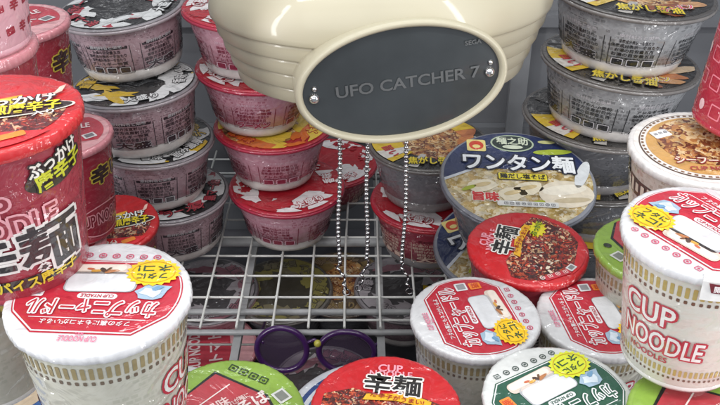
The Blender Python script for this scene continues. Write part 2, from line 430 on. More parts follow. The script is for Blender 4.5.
def art_wonton():
    d = Decal()
    d.poly(disc_cut(.98, y0=-.98, y1=.3), BROTH, 1)
    d.poly([(-1.1, -.14), (-.6, .16), (.9, .2), (1.1, .1), (1.1, 1.1), (-1.1, 1.1)], '1e2c58', 3, clip=.98)
    d.poly([(-1.1, -.2), (-.6, .11), (-.6, .16), (-1.1, -.14)], 'd8dde4', 3, clip=.98)
    d.poly(oval(.6, -.3, .36, .27, 8), 'e8dcc6', 4); d.poly(oval(.58, -.22, .3, .1, 12), 'f2ead8', 5); d.poly(oval(.66, -.42, .24, .05, 8), 'c8b898', 5)
    d.poly(oval(.86, .12, .08, .3, -20), 'dfe2e4', 5)
    for x, y in ((-.1, -.34), (-.48, -.2), (.12, -.22)): d.poly(oval(x, y, .2, .13, 20, 16, .12, int(x*10)), 'efe4c8', 4); d.poly(oval(x, y+.02, .12, .04, 20), 'd8c290', 5)
    for x, y, a in ((-.66, -.26, 30), (-.4, -.44, -10), (.2, -.5, 20), (-.2, -.56, 0)): d.poly(oval(x, y, .11, .035, a), 'a8b42a', 5)
    d.poly(rrect(-.52, .66, .26, .26, .03), 'f2dc8a', 5); d.poly(oval(-.52, .66, .1, .1), 'd8401e', 6); d.poly(oval(-.52, .63, .055, .04), 'f2dc8a', 7)
    d.poly(oval(-.02, .74, .3, .19), 'b8c8ac', 5); d.poly(oval(-.02, .74, .275, .165), '20302c', 6); d.text('麺之助', -.02, .78, .17, 'd8e0c8', 8, w=.44, bold=.03); d.poly(oval(-.02, .65, .14, .045), 'd8e0c8', 7)
    d.poly(oval(.52, .58, .27, .06, 6), 'a8b83a', 5); d.poly(oval(.46, .8, .12, .04, 0), 'c8c88a', 5)
    d.text('ワンタン麺', .03, .3, .38, 'f2f4f6', 8, w=1.5, bold=.03, out='0c1430', ow=.1)
    d.poly(rrect(.06, .01, .66, .15, .02), '20201a', 6); d.poly(rrect(.06, .01, .64, .13, .02), 'ead83a', 7); d.text('鶏だし塩そば', .06, .01, .11, '181410', 8, w=.6, bold=.03)
    d.text('旨味', -.45, -.42, .18, 'd02a2a', 6, bold=.05, out='f0e8d8', ow=.12)
    d.poly(rrect(.08, -.54, .78, .1, .02), 'e4e4e0', 6); d.marks(-.2, -.54, .4, -.54, 9, .028, '6a6a70', 7, 2)
    return d
def art_slash(bg='17171a', fg='e4e4e4', c3='d8b020', seed=1, words='旨み濃厚', food_m=None):
    d = Decal(); r = random.Random(seed)
    d.poly(disc_cut(.97), bg, 1)
    if food_m: d.poly(disc_cut(.7, cx=.2, cy=.08), food_m, 2, clip=.93)
    for i in range(26):
        a = r.uniform(0, 2*pi); q = r.uniform(.55, .95); x, y = q*math.cos(a), q*math.sin(a)
        P = oval(x, y, r.uniform(.14, .36), r.uniform(.07, .19), math.degrees(a)+r.uniform(40, 140), 13, .35, seed*50+i)
        d.poly(P, r.choice([fg, fg, fg, c3]), 3+i*.08, clip=.95)
    for k, (t, ang) in enumerate(((words, -90), (words, 30), ('大盛り', 150), ('ラーメン', -30), ('香味', -140))):
        a = math.radians(ang); d.text(t, .74*math.cos(a), .74*math.sin(a), .22, fg if k % 2 == 0 else c3, 7, rot=ang+90, bold=.03, out=bg, ow=.09, w=.22*len(t)*.8)
    return d
def art_stack(v=0):
    d = Decal(); r = random.Random(v)
    d.poly(disc_cut(.97), '1a1716', 1)
    def sect(a0, a1, r0, r1, c, ly):
        n = max(2, int(abs(a1-a0)/6)); A_ = [math.radians(a0+(a1-a0)*i/n) for i in range(n+1)]
        d.poly([(r1*math.cos(a), r1*math.sin(a)) for a in A_]+[(r0*math.cos(a+.12), r0*math.sin(a+.12)) for a in reversed(A_)], c, ly)
    d.poly(disc_cut(.62, cx=.1), RAMEN, 2)
    for i in range(9):
        a = math.radians(-80+i*19+r.uniform(-5, 5)); q = r.uniform(.62, .8)
        d.poly(oval(q*math.cos(a), q*math.sin(a), r.uniform(.18, .3), r.uniform(.07, .13), math.degrees(a)+r.uniform(20, 60), 20, .06, i+v*30), r.choice(['b4683a', 'd09a68', 'e0c4a0', '8c4a2c', 'c87a40']), 3+i*.1, clip=.95)
    sect(172, 196, .45, .96, 'd8b424', 4.5); sect(196, 214, .45, .96, 'd9d3cb', 4.6); sect(214, 222, .5, .96, 'd8b424', 4.5); sect(238, 248, .5, .95, 'b9b4ae', 4.4)
    d.text('旨い', .74*math.cos(math.radians(203)), .74*math.sin(math.radians(203)), .2, 'b8283c', 7, rot=-70, bold=.03)
    a = math.radians(264); d.text('焦がし醤油', .72*math.cos(a), .72*math.sin(a), .24, 'e2c81e', 8, rot=-10, w=.8, bold=.03, out='1a1716', ow=.09)
    a = math.radians(292); d.text('ラーメン', .74*math.cos(a), .74*math.sin(a), .18, 'd85a70' if v else 'e2c81e', 8, rot=20, w=.5, bold=.03, out='ece4e0', ow=.08)
    sect(20, 60, .6, .95, 'd8b424', 4.5); sect(90, 140, .6, .9, '3a342e', 4.4); return d
def art_green():
    d = Decal(); L = '8db044'
    d.poly(disc_cut(.98), L, 1)
    d.poly([(-1, -1), (-.62, .56), (.3, .5), (.78, .1), (.95, -1)], '181c18', 2, clip=.95)
    d.poly([(-1, -1), (-.58, .51), (.28, .46), (.74, .07), (.92, -1)], 'b83a44', 3, clip=.95)
    d.text('油そば', .12, .14, .26, 'f0e0dc', 5, rot=62, bold=.03); d.text('濃厚だれが麺に', -.08, .1, .11, 'f0d0cc', 5, rot=62, w=.6, bold=.02); d.text('口味', -.24, -.02, .2, 'f0d0cc', 5, rot=62, bold=.02)
    d.poly(rrect(-.46, -.1, .02, 1.1, .005, -18), 'f0e0dc', 4); d.poly(rrect(.42, -.3, .04, .9, .005, -10), 'e86a50', 4)
    d.marks(-.4, .74, .12, .72, 4, .075, '1e3a14', 4, 5)
    d.poly(rrect(.5, .56, .24, .22, .01, -25), 'e0e2dc', 4); d.poly(rrect(.5, .56, .17, .15, .01, -25), '848880', 5); d.poly(oval(.76, .34, .07, .06), '1e2a14', 4)
    return d
def art_gold():
    d = Decal()
    d.poly(disc_cut(.97), 'e6e0da', 1); d.poly(disc_cut(.9), '5a4438', 2); d.poly(disc_cut(.88), 'e6e0da', 3); d.poly(disc_cut(.8), 'c89a58', 4)
    d.poly(disc_cut(.66, cx=.05, cy=.1), RAMEN, 5)
    d.poly(rrect(-.45, .42, .28, .2, .02, 12), 'eceaea', 6); d.marks(-.53, .42, -.37, .45, 3, .03, '6a6a70', 7, 2)
    n = 58
    for i in range(n):
        a = 2*pi*i/n; d.poly(rrect(.85*math.cos(a), .85*math.sin(a), .035, .05, .004, math.degrees(a)), '7a5a40', 4)
    d.text('シーフード味', -.15, -.42, .2, 'e8dcc8', 8, w=.9, rot=-16, bold=.03, out='a03a3a', ow=.1); d.text('CUP NOODLE', -.1, -.64, .14, 'a03a3a', 7, w=.8, rot=-14, bold=.03)
    return d
def art_pink():
    d = Decal(); d.poly(disc_cut(.97), 'd8a0a4', 1); d.poly(disc_cut(.86, y0=-.5, y1=.6), 'b83444', 2)
    d.poly(rrect(.55, -.3, .26, .22, .02, 20), 'd8d4d4', 4); d.poly(rrect(.55, -.3, .18, .14, .02, 20), '706c70', 5)
    d.text('CUP NOODLE', 0, .2, .3, 'f0d8d8', 4, w=1.2, bold=.03); d.text('トマト', 0, -.2, .3, 'f0d8d8', 4, bold=.03); return d
def art_blue():
    d = Decal(); d.poly(disc_cut(.98), 'e2e6ee', 1); d.poly(disc_cut(.92), '2a4a8a', 2); d.poly(disc_cut(.86), 'dfe4ec', 3); d.poly(disc_cut(.8), '34589a', 4)
    for i in range(30):
        a = 2*pi*i/30; d.poly(rrect(.7*math.cos(a), .7*math.sin(a), .1, .05, .01, math.degrees(a)+40), 'd8dfea', 5)
    d.poly(disc_cut(.55), RAMEN, 5); d.text('海鮮', 0, 0, .5, 'f0f0f0', 7, out='1c2c5a', ow=.08, bold=.04); return d
def art_bluewhite():
    d = Decal(); d.poly(disc_cut(.97), 'dfe1e4', 1); d.poly(disc_cut(.88, y0=-.5, y1=.5), '3a68a8', 2); d.poly(oval(.1, .12, .5, .2, 20), 'e0c8a8', 3)
    d.poly(rrect(-.3, .0, .5, .3, .04, 15), 'e8e8ea', 4); d.marks(-.4, .7, .4, .7, 5, .07, '3a4a68', 2, 3); d.text('カップヌードル', 0, -.32, .22, 'f0f2f6', 5, w=1.1, bold=.04); return d
ARTS = {
 'nya': lambda: (art_nya(), 'd9d9db'), 'nyag': lambda: (art_nya('1e5440', 'd8e02a', '4a8a6a', '3a4a44'), 'd9dbd9'),
 'kara': lambda: (art_kara(), 'c81822'), 'karatop': lambda: (art_kara_top(), 'c8181f'), 'wonton': lambda: (art_wonton(), '8a8c94'),
 'bw': lambda: (art_slash(seed=3), '8a8488'), 'bw2': lambda: (art_slash('1c1a1c', 'dcdcdc', 'b03040', 8, '黒マー油'), '8a8488'),
 'redwhite': lambda: (art_slash('b01828', 'ece4e4', 'b01828', 5, 'うま辛', None), 'b01c34'),
 'yellow': lambda: (art_slash('b82428', 'e8c440', 'e0722a', 11, '味噌味', RAMEN), 'b01c30'),
 'blackyel': lambda: (art_stack(0), '5a5450'),
 'blackyel2': lambda: (art_stack(1), '4a4644'),
 'ug1': lambda: (art_slash('4a4648', 'a8a0a4', '94606c', 31), '8a8488'), 'ug2': lambda: (art_slash('484338', '8c8448', '7a7258', 33, food_m=None), '6a6660'),  # ug lids: greyed art, the dim haze under the grid put into its colours
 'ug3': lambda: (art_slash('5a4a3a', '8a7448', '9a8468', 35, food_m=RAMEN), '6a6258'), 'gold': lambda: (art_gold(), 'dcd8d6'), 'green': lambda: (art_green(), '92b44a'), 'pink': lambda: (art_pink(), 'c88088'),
 'blue': lambda: (art_blue(), 'dfe3ea'), 'bluewhite': lambda: (art_bluewhite(), 'dfe1e4'), 'redplain': lambda: (art_kara_top(), 'c0181e'),
}
ACACHE = {}
def get_art(k):
    if k not in ACACHE: ACACHE[k] = ARTS[k]()
    return ACACHE[k]
def wob(seed, amp=.006):
    r = random.Random(seed); ph = [r.uniform(0, 6.28) for _ in range(5)]
    def f(a, z): return 1+amp*(math.sin(5*a+ph[0])*.4+math.sin(11*a+ph[1])*.3+math.sin(23*a+ph[2])*.25+math.sin(37*a+ph[3])*.2+math.sin(61*a+ph[4]+2*math.sin(3*a))*.3+math.sin(83*a+3*math.sin(2*a+ph[0]))*.22)
    return f
MC = {}
def cup_lid(art, R, seed=0):
    k = ('cl', art, R)
    if k not in MC:
        d, edge = get_art(art); mb = MB(); e = paper(edge)
        mb.lathe([(.0005, 0), (R*.95, 0), (R*.985, -.0004), (R, -.0016), (R*1.003, -.0035), (R*.998, -.006), (R*.965, -.0072)], e, 300, wob=wob(art, .008))
        d.flat(mb, R*.955); MC[k] = mb.mesh('lid')
    return MC[k]
def side_cup(kind, mb, rad, h, R, sk=None):
    d = Decal()
    if kind in ('cn', 'cnred', 'cnv'):
        gold, dark = ('b09a58', '6a4a38') if sk != 'cngrey' else ('94855e', '6c5c4c')
        circ = 2*pi*rad(h*.8)
        if kind == 'cn':
            for i in range(int(circ/.0034)):
                x = -circ/2+i*.0034
                d.poly(rrect(x, h-.0155, .0019, .008, .0004, 0, 1), gold, 1); d.poly(rrect(x, h-.0225, .0016, .0026, .0004, 0, 1), dark, 1)
                if i*.0034 < circ*.9: d.poly(rrect(x*.86, .016, .0017, .0055, .0004, 0, 1), gold, 1); d.poly(rrect(x*.86, .0105, .0014, .002, .0004, 0, 1), dark, 1)
            for ox in (-.0, .105):
                d.text('CUP', ox-.012, h*.6, .022, 'e6e4e0', 4, w=.029, bold=.015, out='b8283c', ow=.075)
                d.text('NOODLE', ox-.004, h*.38, .021, 'e6e4e0', 4, w=.046, rot=-2, bold=.015, out='b8283c', ow=.075)
                d.text('NOODLES', ox-.01, h*.25, .006, 'b8283c', 3, w=.024, bold=.02)
                d.frame(oval(ox+.05, h*.45, .011, .014, 20, 18), .0015, 'b8283c', 2); d.frame(oval(ox+.05, h*.3, .014, .006, 0, 14), .0014, 'b8283c', 2)
        if kind == 'cnv':
            d.poly([(-circ*.45, h-.019), (circ*.45, h-.019), (circ*.45, h-.033), (-circ*.45, h-.033)], '4c3a34', 1)
            for i in range(52): d.poly(rrect(-circ*.42+i*.0053, h-.026, .003, .007+.002*(i % 3), .0004, 0, 1), 'd8c8b8', 2)
            d.poly(rrect(-.062, h-.022, .018, .022, .002), '6a6038', 3); d.text('味', -.062, h-.022, .014, 'd8c860', 4, bold=.04)
            d.text('CUP', -.01, h*.5, .024, 'd8d0c8', 4, w=.034, bold=.015, out='7a5a50', ow=.075); d.text('NOODLE', 0, h*.3, .024, 'd8d0c8', 4, w=.06, bold=.015, out='7a5a50', ow=.075)
    if kind == 'kara':
        for ox in (0,):
            d.text('ぶっかけ', ox+.0215, h*.85, .009, 'e8e4da', 5, w=.026, rot=12, bold=.03, out='181010', ow=.12)
            d.poly(oval(ox+.023, h*.775, .016, .008, 12), '282010', 2); d.text('唐辛子', ox+.024, h*.77, .0105, 'c8cc28', 5, w=.026, rot=12, bold=.03, out='181408', ow=.1)
            d.text('CUP', ox-.015, h*.66, .018, '8a2030', 5, w=.03, bold=.015, out='e0a0a8', ow=.085)
            d.text('NOODLE', ox-.006, h*.53, .018, '8a2030', 5, w=.05, bold=.015, out='e0a0a8', ow=.085, rot=2)
            d.text('辛麺', ox-.001, h*.34, .032, '201c1e', 6, w=.062, bold=.024, out='dcd8d4', ow=.08, rot=4)
            d.poly([(ox-.04, .014), (ox+.03, .02), (ox+.032, .0135), (ox-.04, .0075)], '30201c', 2)
            d.text('旨辛スパイス唐辛子', ox-.004, .0135, .008, 'd8c028', 5, w=.062, rot=5, bold=.03)
    if kind == 'pinkpat':
        for i in range(26):
            for j in range(6):
                x = -.13+i*.0105+(j % 2)*.005; y = .014+j*.0145
                if (i*7+j*3) % 4: d.poly(rrect(x, y, .006, .0045, .0005, 8, 1), '9a1c34', 1)
                else: d.text('辛', x, y, .007, '9a1c34', 1, bold=.04)
        d.poly([(-.15, h-.014), (.15, h-.014), (.15, h-.018), (-.15, h-.018)], 'd8a8b0', 1)
    if kind == 'redpat':
        for i in range(20):
            for j in range(5):
                x = -.13+i*.0135+(j % 2)*.006; y = .014+j*.018
                if (i*5+j) % 3: d.frame(rrect(x, y, .009, .01, .001, 0, 2), .0012, 'e88090', 1)
                else: d.poly(oval(x, y, .003, .004, 0, 10), 'f0c8cc', 1)
        d.text('麺', .0, h*.72, .02, 'ecd8d8', 3, bold=.03, out='801828', ow=.09)
    if kind == 'darkred':
        d.text('CUP NOODLE', .02, h*.25, .018, '701020', 3, w=.055, bold=.02, out='d89098', ow=.08); d.frame(oval(.02, h*.22, .03, .018, 0, 24), .0014, 'd89098', 2)
        d.text('辛い', .03, h*.7, .02, '2a1010', 3, bold=.05, out='c8b040', ow=.12)
    d.wrap(mb, rad, 0)
SIDES = {
 'cn': lambda: small_print('d2cfc6', 'c4bfb0', 'cac6ba', .2, .0032, .004), 'cngrey': lambda: small_print('c2c0b4', '868a70', 'b2b0a0', .5, .0035, .005),
 'cnv': lambda: small_print('bcae a4'.replace(' ', ''), '8a6a58', 'd0c6be', .75, .004, .0045), 'kara': lambda: small_print('8e1e30', '6a1020', 'a03444', .2),
 'pinkpat': lambda: small_print('d8a0ac', 'b86878', 'dcb0b8', .3), 'redpat': lambda: small_print('b01c38', 'c84458', 'b82840', .5), 'darkred': lambda: small_print('8c1c2e', 'b04858', '962838', .4),
}
def cup_body(kind, R, h, sidekey=None):
    k = ('cb', kind, R, h, sidekey)
    if k not in MC:
        mb = MB(); rt, rb = R*.955, R*.745
        def rad(z): return rb+(rt-rb)*min(1, max(0, z/h))
        m = SIDES[sidekey or kind](); w = paper('d8d6d2')
        mb.lathe([(rad(h-.003), h-.002), (rad(h-.012), h-.012), (rad(h*.6), h*.6), (rad(.006), .006), (rb*1.0, .004)], m, 96)
        mb.lathe([(rb*1.0, .004), (rb*1.012, .0022), (rb*.985, 0), (rb*.9, .0), (rb*.86, .004), (.001, .004)], w if kind in ('cn', 'cnv') else m, 96)
        side_cup(kind, mb, rad, h, R, sidekey); MC[k] = mb.mesh('body')
    return MC[k]
def bowl_lid(art, R):
    k = ('bl', art, R)
    if k not in MC:
        d, edge = get_art(art); mb = MB(); e = paper(edge)
        mb.lathe([(.0005, 0), (R*.965, 0), (R*.99, -.0003), (R, -.0012), (R*.995, -.002)], e, 120, wob=wob(art, .002)); d.flat(mb, R*.975); MC[k] = mb.mesh('lid')
    return MC[k]
BSIDE = {
 'greypink': lambda: small_print('a2838b', '3c2a34', 'c0a6ac', .75), 'grey': lambda: small_print('8a8a8c', '1c1c22', 'b4b4b6', .6, .0045, .006, .016),
 'pink': lambda: small_print('b47a8a', '841838', 'd0a4b0', .6, .0042, .005, .024), 'redp': lambda: small_print('9a3446', 'd0a8a0', '7a1c30', .6, .006, .007),
 'dark': lambda: small_print('56565a', '2a2a2e', '68686c', .6), 'yelgrey': lambda: small_print('6c6a6e', '505056', '848288', .4),
}
def bowl_body(side, R, h, taper, panels=0):
    k = ('bb', side, R, h, taper, panels)
    if k not in MC:
        mb = MB(); m = BSIDE[side](); rt, rb = R*.93, R*taper
        def rad(z): return rb+(rt-rb)*min(1, max(0, z/h))
        foot = paper('c8c2be' if side in ('grey', 'greypink', 'pink') else '807c7c')
        mb.lathe([(rt*.97, h-.003), (rt, h-.007), (rad(h*.5), h*.5), (rad(.015), .015), (rb*1.0, .0135)], m, 96)
        mb.lathe([(rb*1.0, .0135), (rb*1.02, .011), (rb*1.0, .005), (rb*.97, .001), (rb*.9, 0), (rb*.86, .003), (.001, .003)], foot, 96)
        d = Decal(); r = random.Random(str(side)+str(panels))
        if panels:
            ink = {'grey': '18181c', 'pink': '801838', 'greypink': '2c1c26', 'redp': 'd8b8a8'}.get(side, '303034'); lt = {'pink': 'd4acba', 'redp': '6a1424'}.get(side, 'c8c4c8')
            for q in range(7):
                x = -.18+q*.055+r.uniform(-.002, .002)+.009*panels; w = r.uniform(.042, .05); y = h*.47; hh = h*.56
                d.frame([(x-w/2, y-hh/2), (x+w/2, y-hh/2), (x+w/2, y+hh/2), (x-w/2, y+hh/2)], .0009, ink, 2)
                d.poly(rrect(x, y+hh*.36, w*.9, .0062, .0005, 0, 1), ink, 2); d.text('原材料名と栄養', x, y+hh*.36, .0042, lt, 4, w=w*.7, bold=.02)
                for j in range(5):
                    t = r.choice(['栄養成分表示一食当たり', '調理方法は三分', 'お湯の目安量五百', 'アレルギー物質', '油揚げめん小麦粉', '保存方法直射日光'])
                    d.text(t, x-w*.02, y+hh*.2-j*hh*.125, .0042, ink, 2, w=w*r.uniform(.6, .9), bold=.02)
                if q % 2 == panels % 2:
                    for j in (-1, 0, 1): d.frame(rrect(x+j*w*.3, y-hh*.39, w*.24, .0075, .001, 0, 2), .001, lt, 4); d.poly(rrect(x+j*w*.3, y-hh*.39, w*.25, .008, .001, 0, 2), ink, 3)
                else: d.text(r.choice(['BIG', 'ラーメン', '熱湯5分', '大盛']), x, y-hh*.36, .009, ink if side != 'pink' else '8c1c3c', 4, w=w*.8, bold=.05, out=lt, ow=.1)
        d.wrap(mb, rad, 0); MC[k] = mb.mesh('body')
    return MC[k]
def bowl_rim(R, h, c):
    k = ('br', R, h, c)
    if k not in MC:
        mb = MB(); mb.lathe([(R*.97, h-.0022), (R*1.0, h-.0022), (R*1.012, h-.0035), (R*1.008, h-.0055), (R*.965, h-.0068), (R*.93, h-.0075)], paper(c), 120); MC[k] = mb.mesh('rim')
    return MC[k]
THINGS = []
def place(name, label, cat, group, lid, h, tilt=(0, 0), spin=0):
    """tilt: degrees (towards the viewer, towards the right)"""
    Rt = Matrix.Rotation(math.radians(tilt[0]), 3, 'X') @ Matrix.Rotation(math.radians(tilt[1]), 3, 'Y')
    M = Rt @ Matrix.Rotation(math.radians(spin), 3, 'Z')
    e = bpy.data.objects.new(name, None); COL.objects.link(e); e.empty_display_size = .02
    e.location = Vector(lid)-Rt @ Vector((0, 0, h)); e.rotation_euler = M.to_euler()
    tag(e, label, cat, group); return e
def cup(label, art, kind, lid, R=.048, h=.105, tilt=(0, 0), spin=0, bodyturn=0, group='instant noodle cups heaped in the machine', side=None, tab=None):
    e = place('noodle_cup', label, 'noodle cup', group, lid, h, tilt, 0)
    b = link('body', cup_body(kind, R, h, side), e); b.rotation_euler.z = math.radians(bodyturn)
    l = link('lid', cup_lid(art, R), e); l.location.z = h; l.rotation_euler.z = math.radians(spin)
    if tab is not None:
        mb = MB(); w = .011
        prof = [(R*.93, .0012), (R*.99, .0010), (R*1.012, -.002), (R*1.02, -.007), (R*1.03, -.014)]
        a0 = math.radians(tab)
        for (r0, z0), (r1, z1) in zip(prof, prof[1:]):
            for q in range(4):
                f0, f1 = -1+q*.5, -.5+q*.5
                P = []
                for rr, zz, ff in ((r0, z0, f0), (r1, z1, f0), (r1, z1, f1), (r0, z0, f1)):
                    a = a0+ff*w/R; P.append((rr*math.cos(a), rr*math.sin(a), zz))
                mb.face(P, paper('e0dedc'), smooth=True)
        d = Decal(); d.poly([(-.008, -.002), (.008, -.0035), (.004, -.009), (-.006, -.0085)], '701c28', 2); d.text('開封口', 0, -.0055, .0045, 'e8e0e0', 4, w=.01, bold=.03)
        d.wrap(mb, lambda z: R*1.024, 0, ang0=tab+90)
        t = link('pull_tab', mb.mesh('pull_tab'), l); t.rotation_euler.z = -math.radians(spin)
    THINGS.append(e); return e
def bowl(label, art, side, lid, R=.07, h=.07, taper=.74, tilt=(0, 0), spin=0, rim='8a8488', panels=1, turn=0, group='instant noodle bowls stacked and heaped in the machine'):
    e = place('noodle_bowl', label, 'noodle bowl', group, lid, h, tilt, 0)
    b = link('body', bowl_body(side, R, h, taper, panels), e); b.rotation_euler.z = math.radians(turn)
    link('rim', bowl_rim(R, h, rim), e)
    l = link('lid', bowl_lid(art, R), e); l.location.z = h; l.rotation_euler.z = math.radians(spin)
    return e
def sm(P, dx=0, dy=0, dz=0): return (P[0]+dx, P[1]+dy, P[2]+dz)
# ================================================================== THE SETTING
wallm = plain('back_wall_grey', '75767a', .22, coat=.6, bump=.1, mottle=.2, mscale=6)
greyish = plain('wall_post', '8a8b8e', .3, coat=.5, mottle=.2, mscale=20)
def struct(name, mb, **kw):
    o = link(name, mb.mesh(name)); tag(o, kind='structure', **kw); return o
m = MB(); m.box(-.9, .9, 1.12, 1.16, -.16, 1.0, wallm)
for zz in (.02, .19, .345, .5, .66): m.box(-.9, .9, 1.105, 1.1195, zz, zz+.018, wallm)
for xx in (-.62, -.34, -.155, .1, .21, .38, .6): m.box(xx, xx+.024, 1.094, 1.1045, -.14, .95, greyish)
struct('back_wall', m)
m = MB(); m.box(-.9, .9, -.1, 1.12, -.17, -.15, plain('tray_floor', '5c5b60', .5, mottle=.3)); struct('floor', m)
shelfm = plain('shelf_dark', '55555a', .5, bump=.1, mottle=.3)
m = MB(); m.box(.062, .5, .16, .66, -.15, .062, shelfm); struct('prize_shelf', m)
m = MB(); m.box(-.5, .035, .16, .5, -.15, .045, shelfm); struct('front_shelf', m)
# wire rack
rack = bpy.data.objects.new('wire_rack', None); COL.objects.link(rack); rack.location = (0, .85, 0)
tag(rack, 'white coated wire grid shelf carrying the stacks of noodle bowls', 'wire rack')
wirem = plain('white_wire', 'dcdcd8', .35, coat=.4, mottle=.15, mscale=60, bump=.15)
greym = plain('grey_bar', 'a2a3a4', .4, coat=.2, mottle=.2, mscale=50)
m = MB(); oy = -.85
for k in range(10):
    y = .758+.04*(k-1)
    if y < .86 or True: m.tube([(-.62, y+oy, 0), (.62, y+oy, 0)], .0014, wirem)
for k in range(-12, 15):
    x = -.0555+.0388*k; j = random.uniform(-.0012, .0012); m.tube([(x, .703+oy, .0022), (x+j, .83+oy, .0022), (x-j*.6, .95+oy, .0025), (x, 1.1+oy, .0022)], .0014, wirem)
    for q in range(9): m.ball((x+random.uniform(-.0003, .0003), .718+.04*q+oy, .001), .0024, wirem, 6, 5, (1, 1, .8))
link('wire_grid', m.mesh('wire_grid'), rack)
for y, r in ((.739, .0038), (.7045, .0034), (.876, .006), (1.04, .0042)):
    m = MB(); m.tube([(-.62, y+oy, -.0058), (.62, y+oy, -.0058)], r, greym, 12); link('cross_bar', m.mesh('cross_bar'), rack)
m = MB(); m.tube([(-.62, .722+oy, -.003), (.62, .722+oy, -.003)], .0012, wirem); link('edge_wire', m.mesh('edge_wire'), rack)
for x in (-.1325, .0226, -.29, .18):
    m = MB(); m.box(x-.0042, x+.0042, .64+oy, 1.09+oy, -.0185, -.0105, greym); link('support_bar', m.mesh('support_bar'), rack)
# lower front rack
rack2 = bpy.data.objects.new('wire_rack', None); COL.objects.link(rack2); rack2.location = (0, .6, -.05)
tag(rack2, 'lower piece of wire grid showing in the gap behind the green and red lid', 'wire rack')
m = MB()
for k in (1, 3): m.tube([(-.5, .045*k, 0), (-.12, .045*k, 0)], .0013, wirem)
for k in range(6): m.tube([(-.44+.06*k, -.02, .0024), (-.44+.06*k, .16, .0024)], .0013, wirem)
link('wire_grid', m.mesh('wire_grid'), rack2)
# ================================================================== BOWL STACKS
GL = 'black and white lidded bowls in the left stack'
lean = [
 (121, 6, .285, (2, -4), 'bw2', 'uppermost grey-pink sided bowl of the left stack, black and white lid', 200, 1),
 (135, 82, .213, (-1, -3), 'bw', 'second bowl down in the left stack, its lid just under the uppermost bowl', 140, 2),
 (153, 137, .143, (0, 2), 'bw', 'third bowl down in the left stack, black and white lid with yellow mark', 60, 3),
 (170, 191, .072, (0, 0), 'bw2', 'lowest bowl of the left stack, standing on the wire grid', 330, 4)]
for px, py, z, tl, art, lab, sp, pn in lean:
    bowl(lab, art, 'greypink', at(px, py, z), .07, .068, .8, tl, sp, rim='a09498', panels=pn, group=GL)
GM = 'pink sided bowls in the middle stack'
for px, py, z, tl, art, lab, sp, pn in [
 (246, 6, .288, (0, 2), 'redwhite', 'topmost bowl of the middle stack, mostly hidden behind the cream crane head', 20, 1),
 (257, 66, .216, (0, 3), 'redwhite', 'pink bowl with red and white lid directly left of the crane head', 75, 2),
 (273, 123, .144, (0, 1), 'yellow', 'pink bowl with a yellow and orange food lid under a red rim', 200, 3),
 (287, 184, .072, (0, 1), 'redwhite', 'lowest pink bowl of the middle stack on the grid, red and white lid', 155, 1)]:
    bowl(lab, art, 'pink', at(px, py, z), .07, .068, .68, tl, sp, rim='a8183c', panels=pn, group=GM)
bowl('red bowl set back behind the beaded chains, right of the middle stack', 'redwhite', 'redp', (-.045, 1.0, .04), .068, .055, .7, (0, 0), 30, rim='9c1830')
bowl('grey bowl with black, yellow and red lid under the crane head', 'blackyel', 'yelgrey', at(428, 141, .14), .07, .068, .72, (0, 0), 8, rim='6a6462', panels=0)
bowl('red sided bowl with glossy red rim on the grid behind the beaded chains', 'redwhite', 'redp', at(430, 198, .07), .07, .068, .76, (0, 0), 100, rim='b0182c', panels=2)
GR = 'dark bowls in the tall right stack'
for px, py, z, tl, art, lab, sp, pn, sd in [
 (634, -10, .332, (1, 3), 'blackyel2', 'uppermost bowl of the right stack, dark grey side full of small print', 5, 1, 'grey'),
 (620, 58, .263, (0, 4), 'blackyel', 'second bowl down in the right stack, lid with yellow slashes and food picture', -5, 4, 'grey'),
 (598, 114, .196, (0, 3), 'blackyel', 'third bowl down in the right stack, wide black and yellow lid edge', 15, 0, 'dark')]:
    bowl(lab, art, sd, at(px, py, z), .08, .068, .76, tl, sp, rim='77716e', panels=pn, group=GR)
bowl('fourth bowl down in the right stack, dark side seen beside the wonton bowl', 'blackyel', 'dark', (.262, .83, .129), .078, .064, .8, (0, 0), 40, rim='5a5654', panels=0, group=GR)
bowl('bottom bowl of the right stack, dark and mostly hidden on the grid', 'blackyel2', 'dark', (.262, .83, .066), .078, .064, .8, (0, 0), 80, rim='5a5654', panels=0, group=GR)
# wonton bowls
bowl('navy lidded wonton noodle bowl tipped up to face the viewer', 'wonton', 'yelgrey', at(518, 178, Y=.72), .076, .07, .7, (9, 1), -3, rim='6e707a', panels=0)
bowl('lower navy wonton noodle bowl, only its left edge showing under the tipped one', 'wonton', 'yelgrey', at(506, 243, Y=.74), .076, .08, .72, (8, -4), 22, rim='6e707a', panels=0)
# ================================================================== CUPS
cup('red lidded spicy cup with black kanji, in front of the wonton bowl', 'kara', 'kara', at(528, 247, Y=.584), .0505, .1, (3, 0), 72)
cup('white and red lidded cup in the centre front, yellow sunburst at lower right', 'nya', 'cn', at(475, 315, Y=.489), .048, .105, (0, 0), 103, side='cngrey', bodyturn=60)
cup('white and red lidded cup half hidden behind the big right cup and the green lid', 'nya', 'cn', at(599, 315, Y=.51), .0475, .105, (1, 0), 98, side='cngrey', bodyturn=30)
cup('large cup at right with red outlined lettering and gold tick bands', 'nya', 'cn', at(706, 229, Y=.412), .048, .097, (1, -2), -58, bodyturn=-36, tab=-97)
cup('large cup at lower left with its lid art upside down', 'nya', 'cn', at(99, 294, Y=.354), .048, .105, (0, 1), 178, side='cngrey', bodyturn=97)
cup('dark red spicy cup with big kanji at the left edge, on the lower left cup', 'karatop', 'kara', at(-17, 112, Y=.383), .048, .095, (0, 0), 8, bodyturn=27)
cup('pink cup with dark red marks at the top left corner', 'pink', 'pinkpat', (-.236, .487, .507), .048, .098, (0, 0), 10, bodyturn=20)
